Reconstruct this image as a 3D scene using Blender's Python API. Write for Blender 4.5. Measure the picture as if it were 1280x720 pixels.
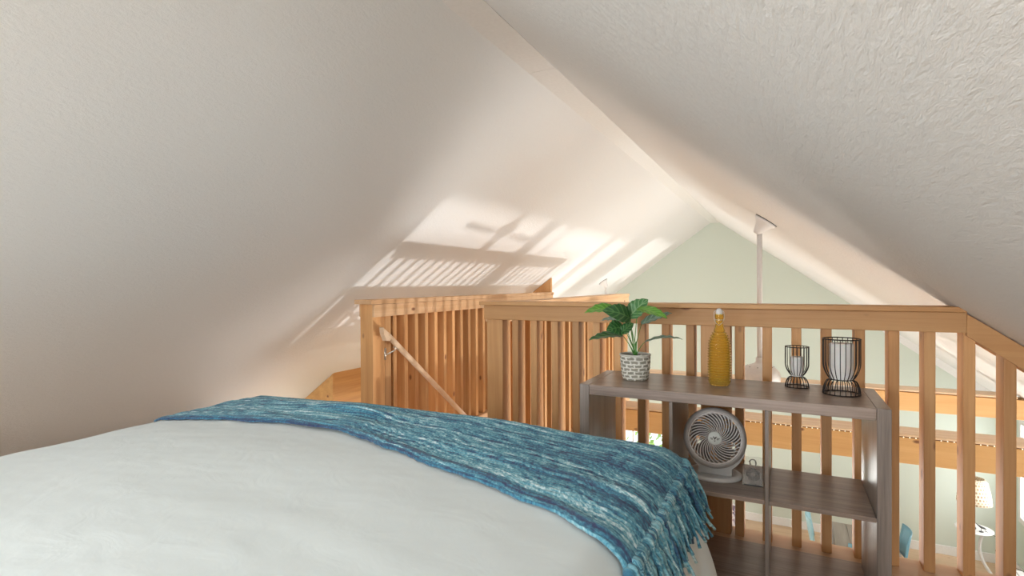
import bpy, bmesh, math, random
from mathutils import Vector, Matrix, noise
random.seed(7)
for o in list(bpy.data.objects): bpy.data.objects.remove(o)
scn = bpy.context.scene
C = scn.collection
PI = math.pi

# ------------------------------------------------------------------ camera
F_PX, YAW, PITCH, ROLL, EYE = 670.6, 0.46763, 0.00759, 0.0053, 1.165
cam = bpy.data.cameras.new('camera'); cam_o = bpy.data.objects.new('camera', cam); C.objects.link(cam_o)
c_, s_ = math.cos(YAW), math.sin(YAW); cp, sp = math.cos(PITCH), math.sin(PITCH); cr, sr = math.cos(ROLL), math.sin(ROLL)
xc = Vector((c_, s_, 0)); uc = Vector((-s_*sp, c_*sp, cp)); fw = Vector((-s_*cp, c_*cp, -sp))
rt = cr*xc - sr*uc; up = sr*xc + cr*uc
M4 = Matrix.Identity(4)
for i in range(3):
    M4[i][0] = rt[i]; M4[i][1] = up[i]; M4[i][2] = -fw[i]
M4[2][3] = EYE
cam_o.matrix_world = M4
cam.sensor_width = 36; cam.lens = F_PX/1280*36; cam.clip_start = 0.02
scn.camera = cam_o

# ------------------------------------------------------------------ world, lights, exposure
scn.view_settings.view_transform = 'Standard'; scn.view_settings.look = 'None'
scn.view_settings.gamma = 1; scn.view_settings.use_curve_mapping = False
scn.view_settings.exposure = 0.29
w = bpy.data.worlds.new('world'); scn.world = w; w.use_nodes = True
bg = w.node_tree.nodes['Background']; bg.inputs[0].default_value = (0.86, 0.94, 1.0, 1); bg.inputs[1].default_value = 1.6

def area(name, loc, d, sx, sy, e, col=(1, 1, 1)):
    l = bpy.data.lights.new(name, 'AREA'); l.shape = 'RECTANGLE'; l.size = sx; l.size_y = sy; l.energy = e; l.color = col
    o = bpy.data.objects.new(name, l); C.objects.link(o); o.location = loc
    o.rotation_euler = Vector(d).to_track_quat('-Z', 'Z').to_euler()
    return o
area('daylight_patio_door', (3.05, 4.7, -1.85), (-1, -0.35, 0.30), 3.6, 1.6, 215, (1.0, 0.985, 0.96))
area('daylight_corner_window', (3.05, 8.75, -1.3), (-1, 0, 0), 1.3, 1.2, 25, (1, 0.99, 0.98))
area('daylight_left_window', (-5.2, 5.6, -1.65), (1, -0.35, 0.30), 3.4, 1.6, 200, (1, 0.99, 0.97))
area('daylight_gable_window', (-2.5, 10.1, -1.9), (0, -1, 0.2), 1.3, 1.2, 90, (1, 1, 0.98))
area('fill_back', (-1.0, -4.7, 0.95), (0, 1, 0.05), 2.4, 1.4, 140, (0.90, 0.96, 1.0))  # unseen fill added behind the viewpoint to brighten the bedroom
area('fill_left_slope', (-2.05, -1.75, 1.72), (0.75, 0.50, -0.60), 1.5, 0.8, 100, (0.90, 0.955, 1.0))  # added fill for the right slope and bed, out of view
area('fill_right_slope', (-0.03, -1.75, 1.72), (-0.60, 0.35, -0.80), 1.5, 0.8, 66, (0.90, 0.96, 1.0))  # added fill for the left slope, out of view
sl = bpy.data.lights.new('reflected_sun', 'SUN'); sl.energy = 1.0; sl.angle = 0.034; sl.color = (1, 0.97, 0.93)  # stands in for sunlight bounced upward from below
so = bpy.data.objects.new('reflected_sun', sl); C.objects.link(so); so.location = (6, 5, -3)
so.rotation_euler = Vector((-1, -0.05, 0.57)).to_track_quat('-Z', 'Z').to_euler()

# ------------------------------------------------------------------ materials
def newmat(name):
    m = bpy.data.materials.new(name); m.use_nodes = True
    nt = m.node_tree; b = nt.nodes['Principled BSDF']
    return m, nt, b
def node(nt, t, **kw):
    n = nt.nodes.new(t)
    for k, v in kw.items():
        if k.startswith('i_'):
            key = k[2:]
            n.inputs[int(key) if key.isdigit() else key].default_value = v
        else: setattr(n, k, v)
    return n
def ramp(nt, stops):
    r = nt.nodes.new('ShaderNodeValToRGB'); e = r.color_ramp.elements
    while len(e) < len(stops): e.new(0.5)
    for el, (p, c) in zip(e, stops):
        el.position = p; el.color = (c[0], c[1], c[2], 1)
    return r
def plain(name, col, rough=0.5, metal=0.0, bump=0.0, bscale=60, **kw):
    m, nt, b = newmat(name)
    b.inputs['Base Color'].default_value = (*col, 1); b.inputs['Roughness'].default_value = rough; b.inputs['Metallic'].default_value = metal
    for k, v in kw.items(): b.inputs[k.replace('_', ' ')].default_value = v
    tc = node(nt, 'ShaderNodeTexCoord'); n = node(nt, 'ShaderNodeTexNoise', i_Scale=bscale, i_Detail=4.0)
    nt.links.new(tc.outputs['Object'], n.inputs['Vector'])
    mx = node(nt, 'ShaderNodeMix', data_type='RGBA', blend_type='MULTIPLY'); mx.inputs[0].default_value = 0.12
    mx.inputs[6].default_value = (*col, 1); nt.links.new(n.outputs['Fac'], mx.inputs[7]); nt.links.new(mx.outputs[2], b.inputs['Base Color'])
    if bump:
        bp = node(nt, 'ShaderNodeBump', i_Strength=bump, i_Distance=0.005); nt.links.new(n.outputs['Fac'], bp.inputs['Height']); nt.links.new(bp.outputs[0], b.inputs['Normal'])
    return m
def wood(name, light, dark, axis=2, scale=1.0, rough=0.55, knots=True, knotcol=(0.24, 0.095, 0.04), vary=0.25, fine=0.35, generated=False):
    m, nt, b = newmat(name); L = nt.links
    tc = node(nt, 'ShaderNodeTexCoord'); oi = node(nt, 'ShaderNodeObjectInfo')
    mul = node(nt, 'ShaderNodeMath', operation='MULTIPLY', i_1=37.0); L.new(oi.outputs['Random'], mul.inputs[0])
    cmb = node(nt, 'ShaderNodeCombineXYZ'); 
    for k in range(3): L.new(mul.outputs[0], cmb.inputs[k])
    add = node(nt, 'ShaderNodeVectorMath', operation='ADD'); L.new(tc.outputs['Object'], add.inputs[0]); L.new(cmb.outputs[0], add.inputs[1])
    def mapped(sx):
        mp = node(nt, 'ShaderNodeMapping'); v = [sx[0]]*3; v[axis] = sx[1]; mp.inputs['Scale'].default_value = v
        L.new(add.outputs[0], mp.inputs['Vector']); return mp
    big = node(nt, 'ShaderNodeTexNoise', i_Scale=scale, i_Detail=3.0, i_Distortion=0.6); L.new(mapped((14, 1.1)).outputs[0], big.inputs['Vector'])
    fn = node(nt, 'ShaderNodeTexNoise', i_Scale=scale, i_Detail=6.0, i_Roughness=0.65, i_Distortion=0.2); L.new(mapped((110, 3.5)).outputs[0], fn.inputs['Vector'])
    mixf = node(nt, 'ShaderNodeMix', data_type='FLOAT'); mixf.inputs[0].default_value = fine; L.new(big.outputs['Fac'], mixf.inputs[2]); L.new(fn.outputs['Fac'], mixf.inputs[3])
    r = ramp(nt, [(0.30, dark), (0.62, light)]); L.new(mixf.outputs[0], r.inputs[0])
    col = r.outputs[0]
    if knots:
        vo = node(nt, 'ShaderNodeTexVoronoi', i_Scale=1.0); L.new(mapped((8, 4.2)).outputs[0], vo.inputs['Vector'])
        kr = ramp(nt, [(0.05, (1, 1, 1)), (0.12, (0, 0, 0))]); L.new(vo.outputs['Distance'], kr.inputs[0])
        km = node(nt, 'ShaderNodeMix', data_type='RGBA'); L.new(kr.outputs[0], km.inputs[0]); L.new(col, km.inputs[6]); km.inputs[7].default_value = (*knotcol, 1); col = km.outputs[2]
    hs = node(nt, 'ShaderNodeHueSaturation'); L.new(col, hs.inputs['Color'])
    mr = node(nt, 'ShaderNodeMapRange', i_3=1-vary, i_4=1+vary*0.6); L.new(oi.outputs['Random'], mr.inputs[0]); L.new(mr.outputs[0], hs.inputs['Value'])
    L.new(hs.outputs[0], b.inputs['Base Color']); b.inputs['Roughness'].default_value = rough
    bp = node(nt, 'ShaderNodeBump', i_Strength=0.25, i_Distance=0.002); L.new(fn.outputs['Fac'], bp.inputs['Height']); L.new(bp.outputs[0], b.inputs['Normal'])
    return m
CL, CD = (0.71, 0.40, 0.175), (0.52, 0.24, 0.08)
cedar_z = wood('cedar_vertical', CL, CD, 2)
cedar_x = wood('cedar_lengthwise_x', (0.66, 0.37, 0.16), (0.52, 0.25, 0.09), 0, vary=0.1)
cedar_y = wood('cedar_lengthwise_y', (0.76, 0.50, 0.29), (0.62, 0.35, 0.17), 1, vary=0.1)
beam_x = wood('beam_wood', (0.76, 0.46, 0.20), (0.66, 0.36, 0.14), 0, vary=0.05)
plank_x = wood('pale_plank', (0.80, 0.60, 0.42), (0.68, 0.46, 0.28), 0, vary=0.05, knots=False)
ply = wood('plywood', (0.70, 0.40, 0.16), (0.48, 0.24, 0.08), 1, scale=0.7, vary=0.05)
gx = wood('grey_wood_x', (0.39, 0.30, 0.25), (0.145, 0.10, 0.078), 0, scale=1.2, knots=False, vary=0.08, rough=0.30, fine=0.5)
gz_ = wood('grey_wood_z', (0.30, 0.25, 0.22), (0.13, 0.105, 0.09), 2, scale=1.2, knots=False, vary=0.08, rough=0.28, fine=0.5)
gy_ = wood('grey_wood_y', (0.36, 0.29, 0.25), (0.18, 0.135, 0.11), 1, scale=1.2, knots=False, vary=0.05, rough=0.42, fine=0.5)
floor_m = wood('floor_boards', (0.68, 0.49, 0.32), (0.54, 0.36, 0.22), 0, scale=0.8, vary=0.0, rough=0.4)
table_m = wood('grey_table_wood', (0.33, 0.29, 0.25), (0.22, 0.19, 0.16), 1, knots=False, vary=0.0)

def plaster(name, col, stretch, rotz, strength, sc):
    m, nt, b = newmat(name); L = nt.links
    tc = node(nt, 'ShaderNodeTexCoord'); mp = node(nt, 'ShaderNodeMapping'); mp.inputs['Rotation'].default_value = (0, 0, rotz); mp.inputs['Scale'].default_value = (1*sc, stretch*sc, 0.25*sc)
    L.new(tc.outputs['Object'], mp.inputs[0])
    n = node(nt, 'ShaderNodeTexNoise', i_Scale=1.0, i_Detail=5.0, i_Roughness=0.7, i_Distortion=0.25); L.new(mp.outputs[0], n.inputs[0])
    n2 = node(nt, 'ShaderNodeTexNoise', i_Scale=2.2, i_Detail=3.0); L.new(tc.outputs['Object'], n2.inputs[0])
    mm = node(nt, 'ShaderNodeMath', operation='MULTIPLY_ADD', i_1=1.0, i_2=0.0); L.new(n.outputs['Fac'], mm.inputs[0])
    bp = node(nt, 'ShaderNodeBump', i_Strength=strength, i_Distance=0.01); L.new(mm.outputs[0], bp.inputs['Height']); L.new(bp.outputs[0], b.inputs['Normal'])
    b.inputs['Base Color'].default_value = (*col, 1); b.inputs['Roughness'].default_value = 0.75; b.inputs['Specular IOR Level'].default_value = 0.25
    return m
ceil_l = plaster('painted_ceiling_smooth', (0.80, 0.80, 0.79), 0.5, 0.3, 0.35, 90)
ceil_r = plaster('painted_ceiling_brushed', (0.80, 0.80, 0.79), 0.26, 1.4, 0.55, 75)
wall_m = plaster('pale_green_wall', (0.62, 0.675, 0.60), 1, 0, 0.12, 40)
white_wall = plaster('white_wall', (0.80, 0.80, 0.78), 1, 0, 0.12, 40)
trim_m = plain('white_trim', (0.84, 0.83, 0.81), 0.4)
white_p = plain('white_plastic', (0.78, 0.76, 0.74), 0.35)
grey_p = plain('grey_fan_plastic', (0.44, 0.41, 0.39), 0.4)
fan_white = plain('fan_grille_plastic', (0.72, 0.68, 0.66), 0.35)
fan_dark = plain('fan_blade_plastic', (0.10, 0.085, 0.08), 0.4)
hub_m = plain('fan_hub_plastic', (0.72, 0.76, 0.73), 0.35)
ink = plain('dark_ink', (0.06, 0.06, 0.06), 0.5)
wire_m = plain('black_wire', (0.025, 0.02, 0.018), 0.45, 0.3)
candle_m = plain('white_wax', (0.85, 0.83, 0.80), 0.5, Subsurface_Weight=0.1)
steel = plain('brushed_nickel', (0.62, 0.58, 0.52), 0.3, 0.9)
soil = plain('soil', (0.16, 0.09, 0.045), 0.95, 0, 0.8, 120)
gap_m = plain('dark_gap', (0.10, 0.045, 0.02), 0.8)

# ------------------------------------------------------------------ mesh helpers
class MB:
    def __init__(s): s.bm = bmesh.new(); s.uv = s.bm.loops.layers.uv.new('UVMap')
    def box(s, x0, x1, y0, y1, z0, z1, bev=0.0):
        r = bmesh.ops.create_cube(s.bm, size=1); vs = r['verts']
        bmesh.ops.scale(s.bm, vec=(x1-x0, y1-y0, z1-z0), verts=vs)
        bmesh.ops.translate(s.bm, vec=((x0+x1)/2, (y0+y1)/2, (z0+z1)/2), verts=vs)
        if bev:
            es = list({e for v in vs for e in v.link_edges})
            bmesh.ops.bevel(s.bm, geom=es, offset=bev, segments=2, affect='EDGES', profile=0.5)
        return s
    def prism(s, pts, a0, a1, axis='y'):
        # pts: 2D outline, (x,z) extruded along y, (y,z) along x, or (x,y) along z
        def mk(p, a):
            if axis == 'y': return (p[0], a, p[1])
            if axis == 'x': return (a, p[0], p[1])
            return (p[0], p[1], a)
        A = [s.bm.verts.new(mk(p, a0)) for p in pts]; B = [s.bm.verts.new(mk(p, a1)) for p in pts]
        n = len(pts)
        s.bm.faces.new(A); s.bm.faces.new(B[::-1])
        for i in range(n): s.bm.faces.new((A[i], B[i], B[(i+1) % n], A[(i+1) % n]))
        return s
    def tube(s, pts, r, seg=8, closed=False, cap=True):
        pts = [Vector(p) for p in pts]; n = len(pts); rings = []
        rr = r if isinstance(r, (list, tuple)) else [r]*n
        prev = None
        for i, p in enumerate(pts):
            if closed: t = (pts[(i+1) % n]-pts[i-1]).normalized()
            else: t = (pts[min(i+1, n-1)]-pts[max(i-1, 0)]).normalized()
            if prev is None:
                a = t.orthogonal().normalized()
            else:
                a = (prev - t*prev.dot(t))
                a = a.normalized() if a.length > 1e-6 else t.orthogonal().normalized()
            prev = a; b = t.cross(a)
            rings.append([s.bm.verts.new(p+(a*math.cos(2*PI*k/seg)+b*math.sin(2*PI*k/seg))*rr[i]) for k in range(seg)])
        m = n if closed else n-1
        for i in range(m):
            A, B = rings[i], rings[(i+1) % n]
            for k in range(seg):
                f = s.bm.faces.new((A[k], A[(k+1) % seg], B[(k+1) % seg], B[k])); f.smooth = True
        if cap and not closed:
            s.bm.faces.new(rings[0][::-1]); s.bm.faces.new(rings[-1])
        return s
    def lathe(s, prof, seg=32, center=(0, 0, 0), capb=True, capt=True, axis='z', smooth=True, disp=None):
        rings = []
        cx, cy, cz = center; np_ = len(prof)
        for j, (r, z) in enumerate(prof):
            ring = []
            for k in range(seg):
                a = 2*PI*k/seg; R = r + (disp(k/seg, j/(np_-1)) if disp else 0)
                if axis == 'z': v = (cx+R*math.cos(a), cy+R*math.sin(a), cz+z)
                else: v = (cx+R*math.cos(a), cy+z, cz+R*math.sin(a))
                ring.append(s.bm.verts.new(v))
            rings.append(ring)
        for j in range(np_-1):
            A, B = rings[j], rings[j+1]
            for k in range(seg):
                f = s.bm.faces.new((A[k], A[(k+1) % seg], B[(k+1) % seg], B[k])); f.smooth = smooth
                us = [(k/seg, j/(np_-1)), ((k+1)/seg, j/(np_-1)), ((k+1)/seg, (j+1)/(np_-1)), (k/seg, (j+1)/(np_-1))]
                for l, u in zip(f.loops, us): l[s.uv].uv = u
        if capb: s.bm.faces.new(rings[0][::-1])
        if capt: s.bm.faces.new(rings[-1])
        return s
    def grid(s, fn, nu, nv, uvf=None, smooth=True):
        V = [[s.bm.verts.new(fn(i/nu, j/nv)) for j in range(nv+1)] for i in range(nu+1)]
        for i in range(nu):
            for j in range(nv):
                f = s.bm.faces.new((V[i][j], V[i+1][j], V[i+1][j+1], V[i][j+1])); f.smooth = smooth
                for l, (a, b) in zip(f.loops, ((i, j), (i+1, j), (i+1, j+1), (i, j+1))):
                    l[s.uv].uv = uvf(a/nu, b/nv) if uvf else (a/nu, b/nv)
        return s
    def xform(s, m): bmesh.ops.transform(s.bm, matrix=m, verts=s.bm.verts); return s
    def build(s, name, m, parent=None, solid=0.0, normals=True):
        if normals: bmesh.ops.recalc_face_normals(s.bm, faces=s.bm.faces)
        me = bpy.data.meshes.new(name); s.bm.to_mesh(me); s.bm.free()
        me.materials.append(m); o = bpy.data.objects.new(name, me); C.objects.link(o)
        if parent is not None:
            o.parent = parent; o.matrix_parent_inverse = Matrix.Translation(-parent.location) if parent.type == 'EMPTY' and parent.parent is None else Matrix.Identity(4)
            if parent.type == 'EMPTY' and parent.parent is None:
                # bake the offset so that the child lives in its parent's own space
                o.matrix_parent_inverse = Matrix.Identity(4); me.transform(Matrix.Translation(-parent.location))
        if solid:
            md = o.modifiers.new('thickness', 'SOLIDIFY'); md.thickness = solid; md.offset = 1 if solid > 0 else 0
        return o
def thing(name, loc, label, cat, group=None):
    o = bpy.data.objects.new(name, None); C.objects.link(o); o.location = loc; o.empty_display_size = 0.05
    o['label'] = label; o['category'] = cat
    if group: o['group'] = group
    return o
def tag(o, label, cat, group=None, kind=None):
    o['label'] = label; o['category'] = cat
    if group: o['group'] = group
    if kind: o['kind'] = kind
    return o
def struct(o): o['kind'] = 'structure'; return o
def child(mb, name, m, par, **kw):
    """a part of a part: geometry given in world space, stored relative to the thing at the top of the tree"""
    top = par
    while top.parent: top = top.parent
    if par is top: return mb.build(name, m, par, **kw)
    mb.xform(Matrix.Translation(-top.location)); return mb.build(name, m, par, **kw)

# ------------------------------------------------------------------ room shell
RXL, RXR, RZ, SLL, SLR = -1.1095, -0.9778, 2.205, 0.7278, 0.7196
YB, YF = -4.5, 9.82
XR, XL = 2.86, -5.0
LOW = -2.82
def zl(x): return RZ - SLL*(RXL-x)
def zr(x): return RZ - SLR*(x-RXR)
T = 0.12
FILL_Y0, FILL_Y1 = -2.5, -1.0      # openings added for unseen fill light, behind the viewpoint
def slope(fz, xr, xe, fill_a, fill_b, m):
    b = MB()
    def seg(xa, xb, ya, yb): b.prism([(xa, fz(xa)), (xb, fz(xb)), (xb, fz(xb)+T), (xa, fz(xa)+T)], ya, yb)
    seg(xr, xe, YB-0.1, FILL_Y0); seg(xr, fill_a, FILL_Y0, FILL_Y1); seg(fill_b, xe, FILL_Y0, FILL_Y1); seg(xr, xe, FILL_Y1, YF+0.1)
    return struct(b.build('ceiling', m))
slope(zl, RXL, XL-0.2, -1.75, -2.35, ceil_l)
slope(zr, RXR, XR+0.2, -0.35, 0.27, ceil_r)
def fill_opening(name, fz, xa, xb):
    b = MB(); f = 0.05
    for (a, c, ya, yb) in ((xa, xb, FILL_Y0, FILL_Y0+f), (xa, xb, FILL_Y1-f, FILL_Y1), (xa, xa+f*(1 if xb > xa else -1), FILL_Y0, FILL_Y1), (xb-f*(1 if xb > xa else -1), xb, FILL_Y0, FILL_Y1)):
        b.prism([(a, fz(a)-0.01), (c, fz(c)-0.01), (c, fz(c)+T), (a, fz(a)+T)], ya, yb)
    return struct(b.build(name, trim_m))
fill_opening('fill_opening_left', zl, -1.75, -2.35); fill_opening('fill_opening_right', zr, -0.35, 0.27)  # frames of the added openings that admit the slope fills
# flat ridge board, in butted lengths
b = MB()
y = YB
for ln in (5.85, 1.05, 2.9, 2.4, 2.17):
    b.box(RXL-0.004, RXR+0.004, y+0.0015, min(y+ln, YF)-0.0015, RZ-0.006, RZ+T, 0.001); y += ln
struct(b.build('trim_1', trim_m))
# loft floor
b = MB(); b.box(-4.17, 2.115, YB, 2.76, -0.20, 0.0); struct(b.build('floor', floor_m))
b = MB(); b.box(XL, XR, 2.0, YF, LOW-0.1, LOW); struct(b.build('floor', floor_m))
# gable wall with a window low on the left
WX0, WX1, WZ0, WZ1 = -3.15, -1.80, -2.45, -1.30
b = MB()
def gable(b, y0, y1, holes_z0=None):
    top = [(RXL, RZ+0.05), (RXR, RZ+0.05)]
    b.prism([(WX1, LOW), (XR+0.1, LOW), (XR+0.1, zr(XR+0.1)+.05), (RXR, RZ+0.05), (RXL, RZ+0.05), (WX1, zl(WX1)+.05)], y0, y1)
    b.prism([(XL-0.1, LOW), (WX0, LOW), (WX0, zl(WX0)+.05), (XL-0.1, zl(XL-0.1)+.05)], y0, y1)
    b.prism([(WX0, WZ1), (WX1, WZ1), (WX1, zl(WX1)+.05), (WX0, zl(WX0)+.05)], y0, y1)
    b.prism([(WX0, LOW), (WX1, LOW), (WX1, WZ0), (WX0, WZ0)], y0, y1)
gable(b, YF, YF+0.12); struct(b.build('wall_far', wall_m))
def window_x(name, x0, x1, z0, z1, y, mx=1):
    b = MB(); f = 0.06
    b.box(x0-f, x0, y-0.02, y+0.1, z0-f, z1+f); b.box(x1, x1+f, y-0.02, y+0.1, z0-f, z1+f)
    b.box(x0, x1, y-0.02, y+0.1, z0-f, z0); b.box(x0, x1, y-0.02, y+0.1, z1, z1+f)
    for k in range(mx): 
        xm = x0+(x1-x0)*(k+1)/(mx+1); b.box(xm-0.02, xm+0.02, y+0.02, y+0.07, z0, z1)
    return struct(b.build(name, trim_m))
window_x('window_1', WX0, WX1, WZ0, WZ1, YF)
# right wall with patio door opening and a corner window
def wall_side(name, x0, x1, spans, ztop, ybeg):
    b = MB(); y = ybeg
    for (a, c, z0, z1) in spans:
        b.box(x0, x1, y, a, LOW, ztop); b.box(x0, x1, a, c, z1, ztop)
        if z0 > LOW: b.box(x0, x1, a, c, LOW, z0)
        y = c
    b.box(x0, x1, y, YF+0.1, LOW, ztop)
    return struct(b.build(name, wall_m))
wall_side('wall_right', XR, XR+0.12, [(2.95, 7.2, LOW, -0.95), (8.05, 9.45, -2.0, -0.75)], zr(XR)+0.05, 2.0)
wall_side('wall_left', XL-0.12, XL, [(3.8, 7.4, -2.5, -0.85)], zl(XL)+0.05, 2.0)
def window_y(name, y0, y1, z0, z1, x, side, my=1):
    b = MB(); f = 0.07; xa, xb = (x-0.025, x+0.1) if side > 0 else (x-0.1, x+0.025)
    b.box(xa, xb, y0-f, y0, z0, z1+f); b.box(xa, xb, y1, y1+f, z0, z1+f); b.box(xa, xb, y0, y1, z1, z1+f); b.box(xa, xb, y0-f, y1+f, z0-f, z0)
    for k in range(my):
        ym = y0+(y1-y0)*(k+1)/(my+1); b.box(x-0.0+0.02*side-0.02, x+0.02*side+0.02, ym-0.02, ym+0.02, z0, z1)
    return struct(b.build(name, trim_m))
window_y('window_2', 8.05, 9.45, -2.0, -0.75, XR, 1)
window_y('window_3', 3.8, 7.4, -2.5, -0.85, XL, -1, 2)
window_y('door_1', 2.95, 7.2, LOW, -0.95, XR, 1, 1)
# wall below the loft floor edge and bedroom end wall
b = MB(); b.box(XL, XR, 2.0, 2.1, LOW, -0.2); struct(b.build('wall_under_loft', wall_m))
b = MB()
bx0, bx1, bz0, bz1 = -2.1, 0.05, 0.25, 1.35
b.prism([(-4.15, -0.1), (bx0, -0.1), (bx0, zl(bx0)+.05), (-4.15, zl(-4.15)+.05)], YB-0.1, YB)
b.prism([(bx1, -0.1), (2.1, -0.1), (2.1, zr(2.1)+.05), (bx1, zr(bx1)+.05)], YB-0.1, YB)
b.prism([(bx0, -0.1), (bx1, -0.1), (bx1, bz0), (bx0, bz0)], YB-0.1, YB)
b.prism([(bx0, bz1), (bx1, bz1), (bx1, zr(bx1)+.05), (RXR, RZ+.05), (RXL, RZ+.05), (bx0, zl(bx0)+.05)], YB-0.1, YB)
struct(b.build('wall_back', white_wall))
window_x('fill_opening_back', bx0, bx1, bz0, bz1, YB-0.08)  # opening added in the unseen end wall to admit the back fill
# baseboards
b = MB(); b.box(WX0-1.8, XR, YF-0.018, YF, LOW, LOW+0.13, 0.004); struct(b.build('baseboard_far', trim_m))
b = MB(); b.box(XR-0.018, XR, 7.2, YF, LOW, LOW+0.13, 0.004); struct(b.build('baseboard_right', trim_m))
# sloping white trim where gable meets the right-hand slope, lower half
b = MB(); b.prism([(1.35, zr(1.35)-0.12), (XR, zr(XR)-0.12), (XR, zr(XR)), (1.35, zr(1.35))], YF-0.03, YF); struct(b.build('trim_2', trim_m))

# ------------------------------------------------------------------ railings
def board(par, name, m, *bx, bev=0.003):
    return MB().box(*bx, bev=bev).build(name, m, par)
RY = 2.66; BW, BD = 0.038, 0.088
rail = thing('railing', (0, RY, 0), 'cedar balustrade standing directly behind the grey shelving unit across the loft edge', 'railing')
XC = 0.634
board(rail, 'cap_rail', cedar_x, -1.53, XC, 2.615, 2.775, 1.047, 1.067)
board(rail, 'header_board', cedar_x, -1.51, XC, 2.636, 2.66, 0.966, 1.046)
board(rail, 'header_board', cedar_x, -1.51, XC, 2.75, 2.774, 0.966, 1.046)
# sloping end of the rail under the ceiling
def sl_board(y0, y1, off0, off1, x0=XC, x1=1.95):
    b = MB(); b.prism([(x0, zr(x0)-off1), (x1, zr(x1)-off1), (x1, zr(x1)-off0), (x0, zr(x0)-off0)], y0, y1); return b
sl_board(2.636, 2.66, 0.006, 0.090).build('sloping_header_board', cedar_x, rail)
sl_board(2.75, 2.774, 0.006, 0.090).build('sloping_header_board', cedar_x, rail)
board(rail, 'post', cedar_z, -1.505, -1.404, RY, RY+0.1, 0.0, 1.046)
board(rail, 'post', cedar_z, -0.347, -0.216, RY, RY+BD, 0.0, 1.046)
xs = [-1.345, -1.232, -1.109, -0.991, -0.877, -0.767, -0.647, -0.528, -0.414, -0.198, -0.083, 0.034, 0.148, 0.268, 0.386, 0.504, 0.628]
k = 0.749
while k < 1.85: xs.append(k); k += 0.119
proto = None
for i, x in enumerate(xs):
    top = 1.046 if x < 0.60 else zr(x+0.03)-0.02
    if top > 1.04:
        if proto is None:
            proto = MB().box(-BW/2, BW/2, -BD/2, BD/2, 0, 1.046, bev=0.003).build('baluster', cedar_z); o = proto
        else: o = proto.copy(); C.objects.link(o)
    else:
        o = MB().box(-BW/2, BW/2, -BD/2, BD/2, 0, top, bev=0.003).build('baluster', cedar_z)
    o.parent = rail; o.location = (x+BW/2, BD/2, 0)

def depth_rail(root, X, y0, y1, posts, first, step, zt, wide=0.089):
    board(root, 'cap_rail', cedar_y, X-wide-0.035, X+0.022, y0-0.03, y1, zt-0.030, zt)
    board(root, 'header_board', cedar_y, X-wide-0.02, X-wide, y0, y1-0.02, zt-0.115, zt-0.031)
    board(root, 'header_board', cedar_y, X, X+0.02, y0, y1-0.02, zt-0.115, zt-0.031)
    board(root, 'bottom_rail', cedar_y, X-wide-0.02, X+0.02, y0, y1, -0.24, -0.002)
    for (a, c) in posts: board(root, 'post', cedar_z, X-wide-0.012, X+0.006, a, c, -0.0, zt-0.031)
    p = None; y = first
    while y < y1-0.08:
        if all(not (a-0.05 < y < c) for a, c in posts):
            if p is None:
                p = MB().box(-0.0445, 0.0445, -BW/2, BW/2, 0, zt-0.031, bev=0.003).build('baluster', cedar_z); o = p
            else: o = p.copy(); C.objects.link(o)
            o.parent = root; o.location = (X-0.0445-root.location.x, y+BW/2-root.location.y, 0)
        y += step
ra = thing('railing', (-2.42, 2.74, 0), 'long cedar balustrade on the far left side of the stairwell under the sloped ceiling', 'railing')
depth_rail(ra, -2.42, 2.74, 5.84, [(2.74, 2.86), (2.862, 2.925)], 2.955, 0.125, 1.065)
rb = thing('railing', (-1.50, 2.76, 0), 'cedar balustrade running back along the near side of the stairwell, glimpsed through the front one', 'railing')
depth_rail(rb, -1.49, 2.81, 5.70, [(4.36, 4.56), (5.58, 5.68)], 2.86, 0.119, 1.054)
# triangular end board above the far end of the left balustrade
b = MB(); b.prism([(-2.80, zl(-2.80)-0.004), (-2.80, 0.9), (-2.44, 0.9), (-2.44, zl(-2.44)-0.004)], 5.845, 5.885)
tag(b.build('end_board', cedar_z), 'triangular cedar board rising to the ceiling at the end of the left balustrade', 'board')
# plywood box under the left eave
b = MB(); kx = -3.634
pb = thing('plywood_box', (kx, 3.593, 0), 'low plywood knee box under the eave left of the stair railing', 'box')
board(pb, 'side_panel', ply, kx-0.02, kx, 3.613, 6.2, -0.24, 0.37)
b = MB(); b.prism([(-4.35, zl(-4.35)-0.006), (-4.35, -0.24), (kx, -0.24), (kx, zl(kx)-0.006)], 3.593, 3.613); b.build('front_panel', ply, pb)
# stair below
st = thing('staircase', (-2.0, 2.76, -0.0), 'wooden stair descending between the two rear balustrades', 'stairs')
b = MB(); b.prism([(2.76, -0.24), (5.9, -2.82), (5.55, -2.82), (2.76, -0.5)], -2.40, -2.36, 'x'); b.build('stringer', cedar_y, st)
b = MB(); b.prism([(2.76, -0.24), (5.9, -2.82), (5.55, -2.82), (2.76, -0.5)], -1.66, -1.62, 'x'); b.build('stringer', cedar_y, st)
for i in range(13): board(st, 'tread', cedar_x, -2.36, -1.66, 2.77+i*0.225, 3.02+i*0.225, -0.215-i*0.19, -0.18-i*0.19)
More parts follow.
